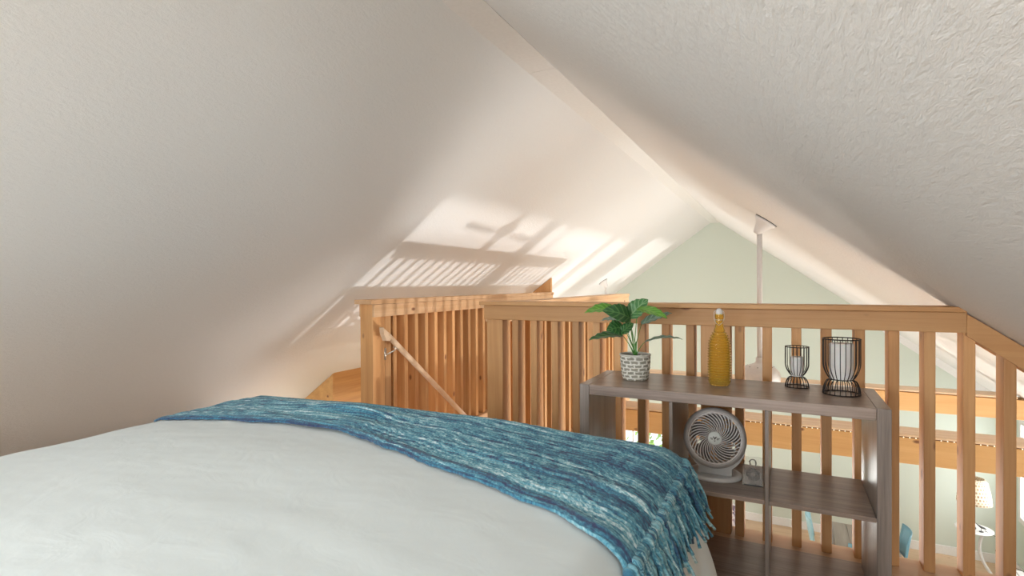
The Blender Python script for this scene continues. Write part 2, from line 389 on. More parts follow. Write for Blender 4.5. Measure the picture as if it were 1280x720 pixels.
# handrail on the left balustrade
HX = -2.345
h0 = Vector((HX, 2.80, 0.835)); h1 = Vector((HX, 5.4, -1.20))
hr = thing('handrail', (HX, 2.80, 0.8), 'pale round wooden handrail sloping down from the left newel post', 'handrail')
b = MB(); b.tube([h0, h0.lerp(h1, 0.02), h1], 0.019, 12); b.build('rail', plank_x, hr)
b = MB(); b.prism([(2.835, 0.82), (2.745, 0.885), (2.75, 0.845), (2.775, 0.795), (2.81, 0.79)], HX-0.017, HX+0.017, 'x'); b.build('end_return', plank_x, hr)
for t in (0.035, 0.5):
    p = h0.lerp(h1, t)
    b = MB(); b.tube([p+Vector((0, 0, -0.015)), p+Vector((-0.01, 0, -0.045)), p+Vector((-0.05, -0.02, -0.07)), p+Vector((-0.066, -0.03, -0.075))], 0.005, 8)
    b.tube([p+Vector((-0.070, -0.03, -0.03)), p+Vector((-0.070, -0.03, -0.11))], 0.010, 8); b.tube([p+Vector((0, -.025, -0.02)), p+Vector((0, .025, -0.042))], 0.007, 8)
    b.build('bracket', steel, hr)

# ------------------------------------------------------------------ tie beams
def tie(y, label, zt=0.115, hgt=0.19):
    t = thing('tie_beam', (0, y, zt-hgt), label, 'beam')
    board(t, 'beam', beam_x, -3.61, zr_inv(zt-hgt), y+0.02, y+0.19, zt-hgt, zt-0.012)
    board(t, 'top_plank', plank_x, -3.60, zr_inv(zt+0.03), y-0.005, y+0.235, zt, zt+0.016)
    return t
def zr_inv(z): return RXR + (RZ-z)/SLR - 0.02
tie(4.445, 'orange wooden tie beam nearest the loft, with tiny lights along its top edge')
tie(6.286, 'orange wooden tie beam further back across the living room, without lights')
led = bpy.data.materials.new('led_glow'); led.use_nodes = True
lb = led.node_tree.nodes['Principled BSDF']; lb.inputs['Emission Color'].default_value = (1, 0.86, 0.6, 1); lb.inputs['Emission Strength'].default_value = 1.2
sg = thing('string_light', (0.6, 4.45, 0.108), 'row of tiny warm bulbs strung under the top plank of the nearer tie beam', 'string lights')
MB().tube([(-0.25, 4.458, 0.111), (1.75, 4.458, 0.111)], 0.003, 6).build('wire', gap_m, sg)
pr = None
for i in range(56):
    if pr is None:
        b = MB(); bmesh.ops.create_icosphere(b.bm, subdivisions=1, radius=0.0042); pr = b.build('bulb', led); o = pr
    else: o = pr.copy(); C.objects.link(o)
    o.parent = sg; o.location = (-0.82+i*0.034, 0.0, 0.0)

# ------------------------------------------------------------------ bed, bedspread, throw
BX0, BX1, BY0, BY1, BT = -2.17, -0.235, -0.35, 1.715, 0.660
RC = 0.115
bed = thing('bed', (-1.18, 0.7, 0), 'wide bed under a white bedspread filling the lower left', 'bed')
wood_leg = plank_x
mat_m = plain('mattress_fabric', (0.75, 0.75, 0.74), 0.8)
MB().box(BX0+0.02, BX1-0.02, BY0, BY1-0.03, 0.33, BT-0.02, bev=0.05).build('mattress', mat_m, bed)
MB().box(BX0+0.05, BX1-0.05, BY0, BY1-0.05, 0.12, 0.33, bev=0.01).build('bed_base', mat_m, bed)
for x in (BX0+0.1, BX1-0.1):
    for y in (BY0+0.1, BY1-0.12): MB().lathe([(0.02, 0), (0.025, 0.12)], 12, (x, y, 0)).build('leg', wood_leg, bed)
def gfun(e, fl):
    q = RC*PI/2
    if e <= 0: return 0.0, 0.0
    if e < q:
        a = e/RC; return RC*math.sin(a), RC*(1-math.cos(a))
    l = e-q; return RC+fl*l, RC+l
def bedsurf(u, v, wr=1.0):
    u0, u1, v1 = BX0+RC, BX1-RC, BY1-RC
    ex = u-u1 if u > u1 else (u0-u if u < u0 else 0); sx = 1 if u > u1 else -1
    ey = max(0, v-v1)
    ox, dx = gfun(ex, 0.26); oy, dy = gfun(ey, 0.10)
    if ox > 0 and oy > 0:
        mm = max(ox, oy); h = math.hypot(ox, oy); ox *= mm/h; oy *= mm/h
    dr = (dx**4+dy**4)**0.25
    x = min(max(u, u0), u1)+sx*ox; y = min(v, v1)+oy
    z = BT-dr
    # sag towards the edges and gentle creases
    cx = (x-(BX0+BX1)/2)/((BX1-BX0)/2)
    z += 0.030*(1-min(1, abs(cx))**2.5)-0.010
    if dr < RC:
        p = Vector((u*1.2+v*1.6, v*3.2-u*0.8, 0.3)); z += wr*(0.006*noise.noise(p*1.2)+0.0018*noise.noise(Vector((u*5+v*4, v*9-u*3, 1)))) 
        z += wr*0.0008*noise.noise(Vector((u*14+v*10, v*24-u*8, 2)))
    else:
        f = min(1, (dr-RC)/0.2)
        fold = noise.noise(Vector((v*6.0+u*0.4, u*0.7+dr*1.4, 5)))+0.5*noise.noise(Vector((v*15, dr*2.5, 9)))
        x += sx*0.022*f*fold*wr*(1 if ex > 0 else 0)
        if ey > 0: y += 0.02*f*noise.noise(Vector((u*8, dr, 4)))*wr
    return Vector((x, y, z))
q = RC*PI/2
U0, U1 = BX0+RC-q-0.5, BX1-RC+q+0.5; V0, V1 = BY0, BY1-RC+q+0.5
cot, nt, bb = newmat('white_cotton')
tc = node(nt, 'ShaderNodeTexCoord'); n1 = node(nt, 'ShaderNodeTexNoise', i_Scale=9.0, i_Detail=4.0, i_Distortion=1.5); nt.links.new(tc.outputs['Object'], n1.inputs[0])
n2 = node(nt, 'ShaderNodeTexNoise', i_Scale=160.0, i_Detail=2.0); nt.links.new(tc.outputs['Object'], n2.inputs[0])
ad = node(nt, 'ShaderNodeMath', operation='MULTIPLY_ADD', i_1=0.05); nt.links.new(n2.outputs['Fac'], ad.inputs[0]); nt.links.new(n1.outputs['Fac'], ad.inputs[2])
bp = node(nt, 'ShaderNodeBump', i_Strength=0.11, i_Distance=0.012); nt.links.new(ad.outputs[0], bp.inputs['Height']); nt.links.new(bp.outputs[0], bb.inputs['Normal'])
bb.inputs['Base Color'].default_value = (0.69, 0.75, 0.75, 1); bb.inputs['Roughness'].default_value = 0.85; bb.inputs['Sheen Weight'].default_value = 0.15
def bs(i, j): return bedsurf(U0+(U1-U0)*i, V0+(V1-V0)*j)
o = MB().grid(bs, 260, 230).build('bedspread', cot, solid=0.004)
tag(o, 'smooth white bedspread draped over the bed down to its sides', 'bedspread')

# throw
thr, nt, bb = newmat('teal_chenille'); L = nt.links
uv = node(nt, 'ShaderNodeUVMap')
def uvn(sx, sy, det, dist=0.0, sc=1.0):
    mp = node(nt, 'ShaderNodeMapping'); mp.inputs['Scale'].default_value = (sx, sy, 1); L.new(uv.outputs[0], mp.inputs[0])
    n = node(nt, 'ShaderNodeTexNoise', i_Scale=sc, i_Detail=det, i_Distortion=dist, i_Roughness=0.6); L.new(mp.outputs[0], n.inputs[0]); return n
s1 = uvn(0.8, 50, 3, 0.15); s2 = uvn(6, 150, 2); s3 = uvn(120, 170, 2)
m1 = node(nt, 'ShaderNodeMix', data_type='FLOAT'); m1.inputs[0].default_value = 0.35; L.new(s1.outputs['Fac'], m1.inputs[2]); L.new(s2.outputs['Fac'], m1.inputs[3])
m2 = node(nt, 'ShaderNodeMix', data_type='FLOAT'); m2.inputs[0].default_value = 0.24; L.new(m1.outputs[0], m2.inputs[2]); L.new(s3.outputs['Fac'], m2.inputs[3])
rp = ramp(nt, [(0.37, (0.025, 0.032, 0.10)), (0.42, (0.025, 0.085, 0.17)), (0.465, (0.04, 0.18, 0.275)), (0.505, (0.095, 0.31, 0.41)), (0.55, (0.25, 0.49, 0.56)), (0.61, (0.68, 0.82, 0.85))])
sxy = node(nt, 'ShaderNodeSeparateXYZ'); L.new(uv.outputs[0], sxy.inputs[0])
hem = node(nt, 'ShaderNodeMapRange', i_1=0.012, i_2=0.030, i_3=-0.055, i_4=0.0); L.new(sxy.outputs[1], hem.inputs[0])
hadd = node(nt, 'ShaderNodeMath', operation='ADD'); L.new(m2.outputs[0], hadd.inputs[0]); L.new(hem.outputs[0], hadd.inputs[1])
L.new(hadd.outputs[0], rp.inputs[0]); L.new(rp.outputs[0], bb.inputs['Base Color']); bb.inputs['Roughness'].default_value = 0.9; bb.inputs['Sheen Weight'].default_value = 0.2
bp = node(nt, 'ShaderNodeBump', i_Strength=0.9, i_Distance=0.006); L.new(m2.outputs[0], bp.inputs['Height']); L.new(bp.outputs[0], bb.inputs['Normal'])
near_pts = [(-2.30, 1.16), (-2.07, 1.19), (-1.73, 1.265), (-1.50, 1.30), (-1.28, 1.30), (-1.15, 1.26), (-1.02, 1.22), (-0.76, 1.145), (-0.47, 1.076), (-0.30, 1.0), (-0.20, 0.945), (-0.0, 0.91), (0.3, 0.9)]
def near(u):
    for (a, ya), (c, yc) in zip(near_pts, near_pts[1:]):
        if u <= c:
            t = (u-a)/(c-a); t = max(0, t); t = t*t*(3-2*t)*0.5+t*0.5; return ya+(yc-ya)*t
    return near_pts[-1][1]
TU0, TU1 = BX0+RC-0.05, BX1-RC+q-0.090
def thrP(i, j, lift=0.006):
    u = TU0+(TU1-TU0)*i
    vn = near(u)+0.012*noise.noise(Vector((u*7, 0, 3)))
    vf = BY1-RC+q+0.10+0.02*noise.noise(Vector((u*3, 2, 3)))-0.05*max(0, (u-BX1+0.2))/0.4
    v = vn+(vf-vn)*j
    e = 1e-3
    p = bedsurf(u, v, 0.6); pu = bedsurf(u+e, v, 0)-bedsurf(u-e, v, 0); pv = bedsurf(u, v+e, 0)-bedsurf(u, v-e, 0)
    n = pu.cross(pv).normalized()
    # rumples running across the bed, loosely parallel
    r = 0.006*noise.noise(Vector((u*1.6, v*16+u*2, 7)))+0.009*noise.noise(Vector((u*2.6+3, v*9-u, 1)))
    edge = min(1, j*14)
    r += 0.008*math.exp(-((j-0.03)/0.02)**2)
    r += 0.0022*math.sin(v*420+2*noise.noise(Vector((u*3, v*5, 0))))
    bump = 0.020*math.exp(-(((u+1.42)/0.16)**2+((v-1.50)/0.028)**2))
    return p+n*(lift+max(-0.002, r+0.006)*(0.5+0.5*edge)+bump)
th = MB().grid(thrP, 260, 170, uvf=lambda a, b: (a*2.0, b*0.7)).build('throw_blanket', thr, solid=0.007)
tag(th, 'teal and navy striped woven throw with fringed end laid across the foot of the bed', 'throw')
# tassels along the right-hand end
for k in range(74):
    j = 0.004+k/73*0.985+random.uniform(-0.004, 0.004); j = min(max(j, 0), 0.995)
    p = thrP(1.0, j, 0.010); pin = thrP(0.985, j, 0.010)
    d = (p-pin).normalized()
    corner = p.y > BY1+0.01
    L0 = random.uniform(0.10, 0.145)
    b = MB(); 
    kn = [p+Vector((math.cos(t)*0.0, 0, 0)) for t in (0,)]
    b.tube([p-d*0.008, p+d*0.002, p+d*0.010, p+d*0.020], [0.006, 0.0125, 0.012, 0.007], 8)
    for sidx in range(4):
        pts = []; rad = []
        ph = random.uniform(0, 6.28); sw = Vector((random.uniform(-0.15, 0.45), random.uniform(-0.55, 0.45), 0)); Ls = L0*random.uniform(0.75, 1.1)
        for m in range(9):
            t = m/8
            base = p+d*0.010+d*(t*Ls*0.35)+Vector((0, 0, -1))*(t*Ls*0.70*(0.4+0.6*t))+sw*(t*t*Ls*0.5)
            base += Vector((0.006*(sidx % 2), 0.004*(sidx-1.5), 0))*min(1, t*3)+Vector((math.cos(ph+t*14), math.sin(ph+t*14), 0))*0.0025
            base.x = max(base.x, p.x+0.002+0.03*t)
            pts.append(base); rad.append(0.0052*(1-0.25*t)*(1+0.25*math.sin(m*2.5+ph)))
        b.tube(pts, rad, 6)
    uj = random.uniform(0.04, 0.66)
    for f in b.bm.faces:
        for l in f.loops:
            l[b.uv].uv = (2.0+l.vert.co.z*1.1+random.uniform(0,0.002), uj+((l.vert.co.y*0.5) % 0.02))
    b.build('tassel', thr, th)

# ------------------------------------------------------------------ shelving unit
SX, SY, SW, SD, ST, TT = -0.7606, 2.1293, 1.0793, 0.3973, 0.745, 0.0408
su = thing('shelving_unit', (SX+SW/2, SY+SD/2, 0), 'low greyish driftwood cube shelving unit with six open compartments beside the bed', 'shelf')
x0, x1, y0, y1 = SX, SX+SW, SY, SY+SD
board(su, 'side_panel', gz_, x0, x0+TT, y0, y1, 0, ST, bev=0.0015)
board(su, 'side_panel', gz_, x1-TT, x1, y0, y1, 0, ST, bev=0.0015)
board(su, 'top_panel', gx, x0+TT+0.001, x1-TT-0.001, y0, y1, ST-TT, ST, bev=0.0015)
board(su, 'bottom_panel', gx, x0+TT+0.001, x1-TT-0.001, y0, y1, 0.004, 0.0444, bev=0.0015)
iw = SW-2*TT; dv = 0.013
cell = (iw-2*dv)/3
d1 = x0+TT+cell; d2 = d1+dv+cell
ZM = 0.379
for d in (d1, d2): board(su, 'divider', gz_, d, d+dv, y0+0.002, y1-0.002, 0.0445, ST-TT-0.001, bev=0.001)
for a in (x0+TT, d1+dv, d2+dv): board(su, 'shelf', gx, a+0.001, a+cell-0.001, y0+0.003, y1-0.002, ZM-0.016, ZM, bev=0.001)

# ------------------------------------------------------------------ potted plant
PP = Vector((-0.577, 2.335, ST))
pl = thing('potted_plant', PP, 'small green leafy plant in a white and grey woven pot on the grey shelf', 'potted plant')
wv, nt, bb = newmat('woven_pot'); uvm = node(nt, 'ShaderNodeUVMap'); br = node(nt, 'ShaderNodeTexBrick', i_Scale=1.0)
mp = node(nt, 'ShaderNodeMapping'); mp.inputs['Scale'].default_value = (17*0.35, 7*0.35, 1); nt.links.new(uvm.outputs[0], mp.inputs[0]); nz = node(nt, 'ShaderNodeTexNoise', i_Scale=3.0, i_Detail=1.0); nt.links.new(mp.outputs[0], nz.inputs[0]); sc_ = node(nt, 'ShaderNodeVectorMath', operation='MULTIPLY_ADD'); sc_.inputs[1].default_value = (0.22, 0.22, 0); nt.links.new(nz.outputs['Color'], sc_.inputs[0]); nt.links.new(mp.outputs[0], sc_.inputs[2]); nt.links.new(sc_.outputs[0], br.inputs['Vector'])
br.inputs['Color1'].default_value = (0.30, 0.29, 0.23, 1); br.inputs['Color2'].default_value = (0.34, 0.32, 0.26, 1); br.inputs['Mortar'].default_value = (0.84, 0.82, 0.75, 1)
br.inputs['Mortar Size'].default_value = 0.10; br.inputs['Mortar Smooth'].default_value = 0.9; br.inputs['Brick Width'].default_value = 0.56; br.inputs['Row Height'].default_value = 0.35; br.offset = 0.5
nt.links.new(br.outputs['Color'], bb.inputs['Base Color']); bb.inputs['Roughness'].default_value = 0.8
bp = node(nt, 'ShaderNodeBump', i_Strength=0.8, i_Distance=0.003); nt.links.new(br.outputs['Fac'], bp.inputs['Height']); nt.links.new(bp.outputs[0], bb.inputs['Normal'])
prof = [(0.048, 0.0)]+[(0.052+0.012*math.sin(t*PI*0.55)**0.8, t*0.108) for t in [i/36 for i in range(1, 37)]]
def wd(u, v):
    row = int(v*9); return 0.0018*math.sin(u*2*PI*12+PI*(row % 2))*math.sin((v*9 % 1)*PI)
b = MB(); b.lathe(prof, 96, PP, capt=False, disp=wd); pot = b.build('pot', wv, pl)
b = MB(); b.tube([PP+Vector((0.0635*math.cos(a), 0.0635*math.sin(a), 0.109)) for a in [2*PI*i/40 for i in range(40)]], 0.0042, 8, closed=True)
child(b, 'rim', plain('pot_rim', (0.66, 0.64, 0.57), 0.8, 0, 0.8, 200), pot)
b = MB(); b.lathe([(0.0, 0.0), (0.03, 0.004), (0.060, 0.0)], 24, PP+Vector((0, 0, 0.098)), capb=False, capt=False); child(b, 'soil', soil, pot)
def leafmat(name, dark, light, veins):
    m, nt, bb = newmat(name); L = nt.links
    uvm = node(nt, 'ShaderNodeUVMap'); sp_ = node(nt, 'ShaderNodeSeparateXYZ'); L.new(uvm.outputs[0], sp_.inputs[0])
    # v across the leaf (0..1), u along; chevron side veins
    av = node(nt, 'ShaderNodeMath', operation='SUBTRACT', i_1=0.5); L.new(sp_.outputs[1], av.inputs[0])
    ab = node(nt, 'ShaderNodeMath', operation='ABSOLUTE'); L.new(av.outputs[0], ab.inputs[0])
    ch = node(nt, 'ShaderNodeMath', operation='MULTIPLY_ADD', i_1=-0.55); L.new(ab.outputs[0], ch.inputs[0]); L.new(sp_.outputs[0], ch.inputs[2])
    mu = node(nt, 'ShaderNodeMath', operation='MULTIPLY', i_1=veins*6.283); L.new(ch.outputs[0], mu.inputs[0])
    si = node(nt, 'ShaderNodeMath', operation='SINE'); L.new(mu.outputs[0], si.inputs[0])
    r = ramp(nt, [(0.0, dark), (0.70, dark), (1.0, light)]); mr = node(nt, 'ShaderNodeMapRange', i_1=-1.0, i_2=1.0); L.new(si.outputs[0], mr.inputs[0]); L.new(mr.outputs[0], r.inputs[0])
    mid = ramp(nt, [(0.018, (1, 1, 1)), (0.05, (0, 0, 0))]); L.new(ab.outputs[0], mid.inputs[0])
    mx = node(nt, 'ShaderNodeMix', data_type='RGBA'); L.new(mid.outputs[0], mx.inputs[0]); L.new(r.outputs[0], mx.inputs[6]); mx.inputs[7].default_value = (*light, 1)
    L.new(mx.outputs[2], bb.inputs['Base Color']); bb.inputs['Roughness'].default_value = 0.35
    bp = node(nt, 'ShaderNodeBump', i_Strength=0.4, i_Distance=0.002); L.new(mr.outputs[0], bp.inputs['Height']); L.new(bp.outputs[0], bb.inputs['Normal'])
    return m
lf_bright = leafmat('leaf_bright', (0.10, 0.30, 0.03), (0.22, 0.46, 0.08), 6)
lf_dark = leafmat('leaf_dark', (0.020, 0.095, 0.022), (0.09, 0.21, 0.06), 5)
lf_mid = leafmat('leaf_mid', (0.06, 0.20, 0.06), (0.22, 0.38, 0.18), 6)
lf_grey = leafmat('leaf_greyish', (0.10, 0.19, 0.13), (0.26, 0.38, 0.28), 5)
stem_m = plain('green_stem', (0.09, 0.28, 0.05), 0.5)
# view helper only used to turn measured positions into places on the plant
def P(px, py, y):
    a = (px-640)/F_PX; bq = -(py-360)/F_PX
    d = rt*a+up*bq+fw
    return Vector((0, 0, EYE))+d*(y/d.y)
leaves = [  # base px, tip px, y at base, y at tip, half width, lean of the blade (0 flat, 1 facing), arch, material
    ((774, 391), (730.5, 391), 2.32, 2.28, 0.034, 0.40, 0.020, lf_bright),
    ((788, 398), (753, 388), 2.32, 2.24, 0.036, 0.75, 0.020, lf_dark),
    ((786, 397), (810, 374), 2.34, 2.37, 0.036, 0.85, 0.008, lf_mid),
    ((797, 386), (834, 398), 2.33, 2.24, 0.024, 0.40, 0.010, lf_bright),
    ((802, 405), (840, 391), 2.36, 2.42, 0.027, 0.35, 0.006, lf_grey),
    ((787, 403), (750, 401), 2.36, 2.40, 0.030, 0.30, 0.014, lf_grey),
    ((779, 409), (758, 413), 2.30, 2.24, 0.031, 0.85, 0.006, lf_dark),
    ((776, 417), (792, 404), 2.27, 2.30, 0.022, 0.75, 0.004, lf_dark),
    ((779, 420), (736, 425), 2.28, 2.20, 0.032, 0.25, 0.008, lf_dark),
    ((806, 428), (853, 424), 2.34, 2.36, 0.026, 0.10, 0.012, lf_grey),
]
for (bs_, tp, yb, yt, hw, lean, arch, lm) in leaves:
    A = P(*bs_, yb); B = P(*tp, yt); ax = B-A; ln = ax.length; axn = ax.normalized()
    vdir = Vector((0, -1, 0.25)).normalized()
    side_face = axn.cross(vdir).normalized(); side_flat = axn.cross(Vector((0, 0, 1))).normalized()
    if side_face.dot(side_flat) < 0: side_face = -side_face
    side = (side_face*lean+side_flat*(1-lean)).normalized(); nrm = side.cross(axn).normalized()
    if nrm.z < 0: nrm = -nrm
    def lf(i, j):
        t = i; s = j*2-1
        wid = 1.15*hw*(math.sin(PI*min(1, t*0.97+0.03)**0.80)**0.75)*(1+0.05*math.sin(t*38)) if t < 1 else 0.0005
        wid = max(wid, 0.0006)
        fold = 0.22*abs(s)*wid
        return A+axn*(t*ln)+side*(s*wid)+nrm*(arch*math.sin(PI*t)+fold+0.002*math.sin(t*30)*abs(s))
    lo = MB().grid(lf, 20, 10).build('leaf', lm, pl, solid=0.0006)
    base = PP+Vector((random.uniform(-0.008, 0.008), random.uniform(-0.008, 0.008), 0.098))
    mid = base.lerp(A, 0.55)+Vector((0, 0, 0.018))
    pts = [((1-t)**2)*base+2*t*(1-t)*mid+t*t*A for t in [k/8 for k in range(9)]]
    MB().tube(pts, [0.0022-0.0009*k/8 for k in range(9)], 6).build('stem', stem_m, pl)
MB().tube([PP+Vector((0, 0, 0.095)), PP+Vector((0.002, 0, 0.13)), PP+Vector((0.004, 0.002, 0.165))], [0.0055, 0.0045, 0.003], 8).build('trunk', stem_m, pl)

# ------------------------------------------------------------------ bottle
BP = Vector((-0.234, 2.356, ST))
glass_y, nt, bb = newmat('amber_glass'); bb.inputs['Base Color'].default_value = (1.0, 0.81, 0.22, 1); bb.inputs['Roughness'].default_value = 0.03
bb.inputs['Transmission Weight'].default_value = 0.9; bb.inputs['IOR'].default_value = 1.35
bt = thing('glass_bottle', BP, 'ribbed amber yellow glass bottle with swing top on the grey shelf', 'bottle')
def brad(z):
    if z < 0.010: return 0.037+0.005*(z/0.01)
    if z < 0.165: return 0.042+0.002*math.sin((z-0.01)/0.155*PI)
    if z < 0.255:
        t = (z-0.165)/0.09; t = t*t*(3-2*t); return 0.042*(1-t)+0.0145*t
    if z < 0.262: return 0.0145+0.002*math.sin((z-0.255)/0.007*PI)
    return 0.0145
pr_ = []
for i in range(221):
    z = 0.292*i/220; r = brad(z)
    if 0.016 < z < 0.222: r += 0.0034*math.sin((z-0.016)/0.206*2*PI*19)
    if z > 0.276: r = 0.0175
    pr_.append((r, z))
inner = [(max(0.004, r-0.0035), z) for r, z in pr_[4:]][::-1]
b = MB(); b.lathe(pr_+inner, 40, BP, capb=True, capt=True); b.build('bottle_body', glass_y, bt)
b = MB(); b.lathe([(0.012, 0.288), (0.0135, 0.294), (0.0135, 0.304), (0.009, 0.313), (0.004, 0.315)], 20, BP); stp = b.build('stopper', white_p, bt)
b = MB()
for s in (-1, 1):
    b.tube([BP+Vector((s*0.006, -0.004, 0.314)), BP+Vector((s*0.019, -0.010, 0.300)), BP+Vector((s*0.0195, -0.006, 0.272)), BP+Vector((s*0.012, -0.016, 0.255)), BP+Vector((0, -0.020, 0.246))], 0.0013, 6)
b.tube([BP+Vector((0.0175*math.cos(a), 0.0175*math.sin(a), 0.268)) for a in [2*PI*i/24 for i in range(24)]], 0.0013, 6, closed=True)
b.build('wire_bail', steel, bt)

# ------------------------------------------------------------------ wire candle holders
glass_c, nt, bb = newmat('clear_glass'); bb.inputs['Base Color'].default_value = (0.96, 0.98, 0.97, 1); bb.inputs['Roughness'].default_value = 0.03
bb.inputs['Transmission Weight'].default_value = 1.0; bb.inputs['IOR'].default_value = 1.12
def holder(pos, R, H, zw, rw, nw, label, candle, wr=0.0013):
    t = thing('candle_holder', pos, label, 'candle holder', 'black wire candle holders')
    def prf(z):
        if z < zw:
            s = z/zw; return rw+(R-rw)*math.sqrt(max(0, 1-s**1.7))
        s = (z-zw)/(H-zw)
        if s < 0.42: q_ = s/0.42; return rw+(R-rw)*math.sin(q_*PI/2)**0.85
        return R
    zsA = [zw*i/8 for i in range(9)]; zsB = [zw+(H-zw)*i/14 for i in range(1, 15)]
    b = MB()
    for k in range(nw):
        a = 2*PI*k/nw
        b.tube([pos+Vector((prf(z)*math.cos(a), prf(z)*math.sin(a), z+wr)) for z in zsA+zsB], wr, 5)
    b.build('wire_cage', wire_m, t)
    for (z, rr) in ((0.0, R), (zw, rw), (H, R)):
        MB().tube([pos+Vector((rr*math.cos(a), rr*math.sin(a), z+wr*1.3)) for a in [2*PI*i/48 for i in range(48)]], wr*1.5, 6, closed=True).build('ring', wire_m, t)
    MB().lathe([(rw*0.9, 0), (rw, 0.0015)], 28, pos+Vector((0, 0, zw))).build('candle_plate', wire_m, t)
    cr_, ch = candle
    c = MB(); c.lathe([(cr_*0.96, 0), (cr_, 0.003), (cr_, ch-0.003), (cr_*0.94, ch), (cr_*0.3, ch-0.002)], 32, pos+Vector((0, 0, zw+0.002))); co = c.build('candle', candle_m, t)
    return t
holder(Vector((0.050, 2.440, ST)), 0.0425, 0.160, 0.042, 0.019, 20, 'smaller black wire hourglass candle holder with short white candle, beside the amber bottle', (0.0235, 0.078))
holder(Vector((0.196, 2.355, ST)), 0.0615, 0.205, 0.054, 0.038, 22, 'larger black wire hourglass candle holder with tall white candle, near right end of grey shelf', (0.040, 0.135), 0.0016)

# ------------------------------------------------------------------ desk fan
FC = Vector((-0.248, 2.305, 0.5385)); FR = 0.120
df = thing('desk_fan', (-0.25, 2.33, ZM), 'round pale grey desk fan with swirled grille on the middle shelf', 'fan')
RotF = Matrix.Translation(FC) @ Matrix.Rotation(math.radians(-12), 4, 'X') @ Matrix.Rotation(math.radians(7), 4, 'Z')
b = MB(); b.lathe([(0.098, -0.030), (0.101, -0.036), (0.108, -0.037), (0.117, -0.026), (0.120, -0.008), (0.117, 0.020), (0.100, 0.045), (0.097, 0.045), (0.112, 0.018), (0.114, -0.006), (0.104, -0.026), (0.098, -0.030)], 64, (0, 0, 0), capb=False, capt=False, axis='y').xform(RotF)
hs_ = b.build('housing', grey_p, df)
b = MB(); b.tube([(0.0985*math.cos(a), -0.034, 0.0985*math.sin(a)) for a in [2*PI*i/64 for i in range(64)]], 0.0030, 8, closed=True)
NV = 34
for k in range(NV):
    a0 = 2*PI*k/NV; pts = []
    for m in range(11):
        t = m/10; r = 0.024+t*(0.098-0.024); a = a0+0.95*t-0.05
        pts.append((r*math.cos(a), -0.034-0.009*math.sin((1-t)*PI/2), r*math.sin(a)))
    b.tube(pts, [0.0016+0.0010*(m/10) for m in range(11)], 6)
b.xform(RotF); b.build('grille', fan_white, df)
b = MB(); b.lathe([(0.0, -0.0475), (0.020, -0.0465), (0.0265, -0.043), (0.0265, -0.034)], 32, (0, 0, 0), capb=False, axis='y').xform(RotF); hb = b.build('hub_cap', hub_m, df)
b = MB()  # emblem on the hub: a winged v mark
b.prism([(-0.008, 0.006), (-0.003, 0.006), (0, 0.0005), (0.003, 0.006), (0.008, 0.006), (0.0, -0.007)], -0.0484, -0.0470)
b.prism([(-0.004, -0.009), (0.004, -0.009), (0, -0.0135)], -0.0484, -0.0466)
for s in (-1, 1):
    for q_ in range(3): b.box(*(sorted((s*0.007, s*(0.019-q_*0.003)))), -0.0484, -0.0466, -0.001-q_*0.0028, 0.0006-q_*0.0028)
b.xform(RotF); child(b, 'emblem', ink, hb)
b = MB()
for k in range(5):
    a0 = 2*PI*k/5
    def bl(i, j):
        r = 0.022+0.068*i; a = a0+(-0.42+0.84*j)+0.35*i; return (r*math.cos(a), 0.004+0.018*(j-0.5), r*math.sin(a))
    b.grid(bl, 8, 6)
b.lathe([(0.022, -0.02), (0.024, 0.03)], 20, (0, 0, 0), axis='y'); b.xform(RotF); b.build('blades', fan_dark, df)
b = MB()  # rear guard: rings and spokes
for rr in (0.035, 0.055, 0.075, 0.092): b.tube([(rr*math.cos(a), 0.046-0.02*(rr/0.1)**4, rr*math.sin(a)) for a in [2*PI*i/40 for i in range(40)]], 0.0022, 6, closed=True)
for k in range(20):
    a = 2*PI*k/20; b.tube([(0.02*math.cos(a), 0.046, 0.02*math.sin(a)), (0.1*math.cos(a), 0.040, 0.1*math.sin(a))], 0.0022, 6)
b.lathe([(0.034, 0.040), (0.036, 0.062), (0.02, 0.07)], 24, (0, 0, 0), axis='y'); b.xform(RotF); b.build('rear_guard', grey_p, df)
BC = Vector((-0.252, 2.325, ZM))
b = MB(); b.lathe([(0.104, 0.0), (0.108, 0.004), (0.106, 0.012), (0.098, 0.017), (0.084, 0.016), (0.074, 0.008), (0.060, 0.006)], 56, BC, capb=True, capt=True)
for v in b.bm.verts: v.co.y = BC.y+(v.co.y-BC.y)*0.86
b.build('base', white_p, df)
b = MB()  # cradle: a crescent hugging the underside of the housing and standing on the base
for (ya, yb_) in ((0.004, 0.040),):
    prf_o = []
    for m in range(25):
        t = m/24; a = math.radians(205+130*t); th_ = 0.003+0.016*math.sin(PI*t)**1.5
        prf_o.append((a, 0.1205, 0.1205+th_))
    ring = [(FC.x+r1*math.cos(a), max(ZM+0.007, FC.z-0.004+r1*math.sin(a))) for a, r0, r1 in prf_o]+[(FC.x+r0*math.cos(a), max(ZM+0.0075, FC.z+r0*math.sin(a))) for a, r0, r1 in prf_o[::-1]]
    b.prism(ring, FC.y+ya, FC.y+yb_)
b.box(FC.x-0.065, FC.x+0.065, FC.y+0.006, FC.y+0.038, ZM+0.006, FC.z-0.112, bev=0.004)
b.build('cradle', white_p, df)

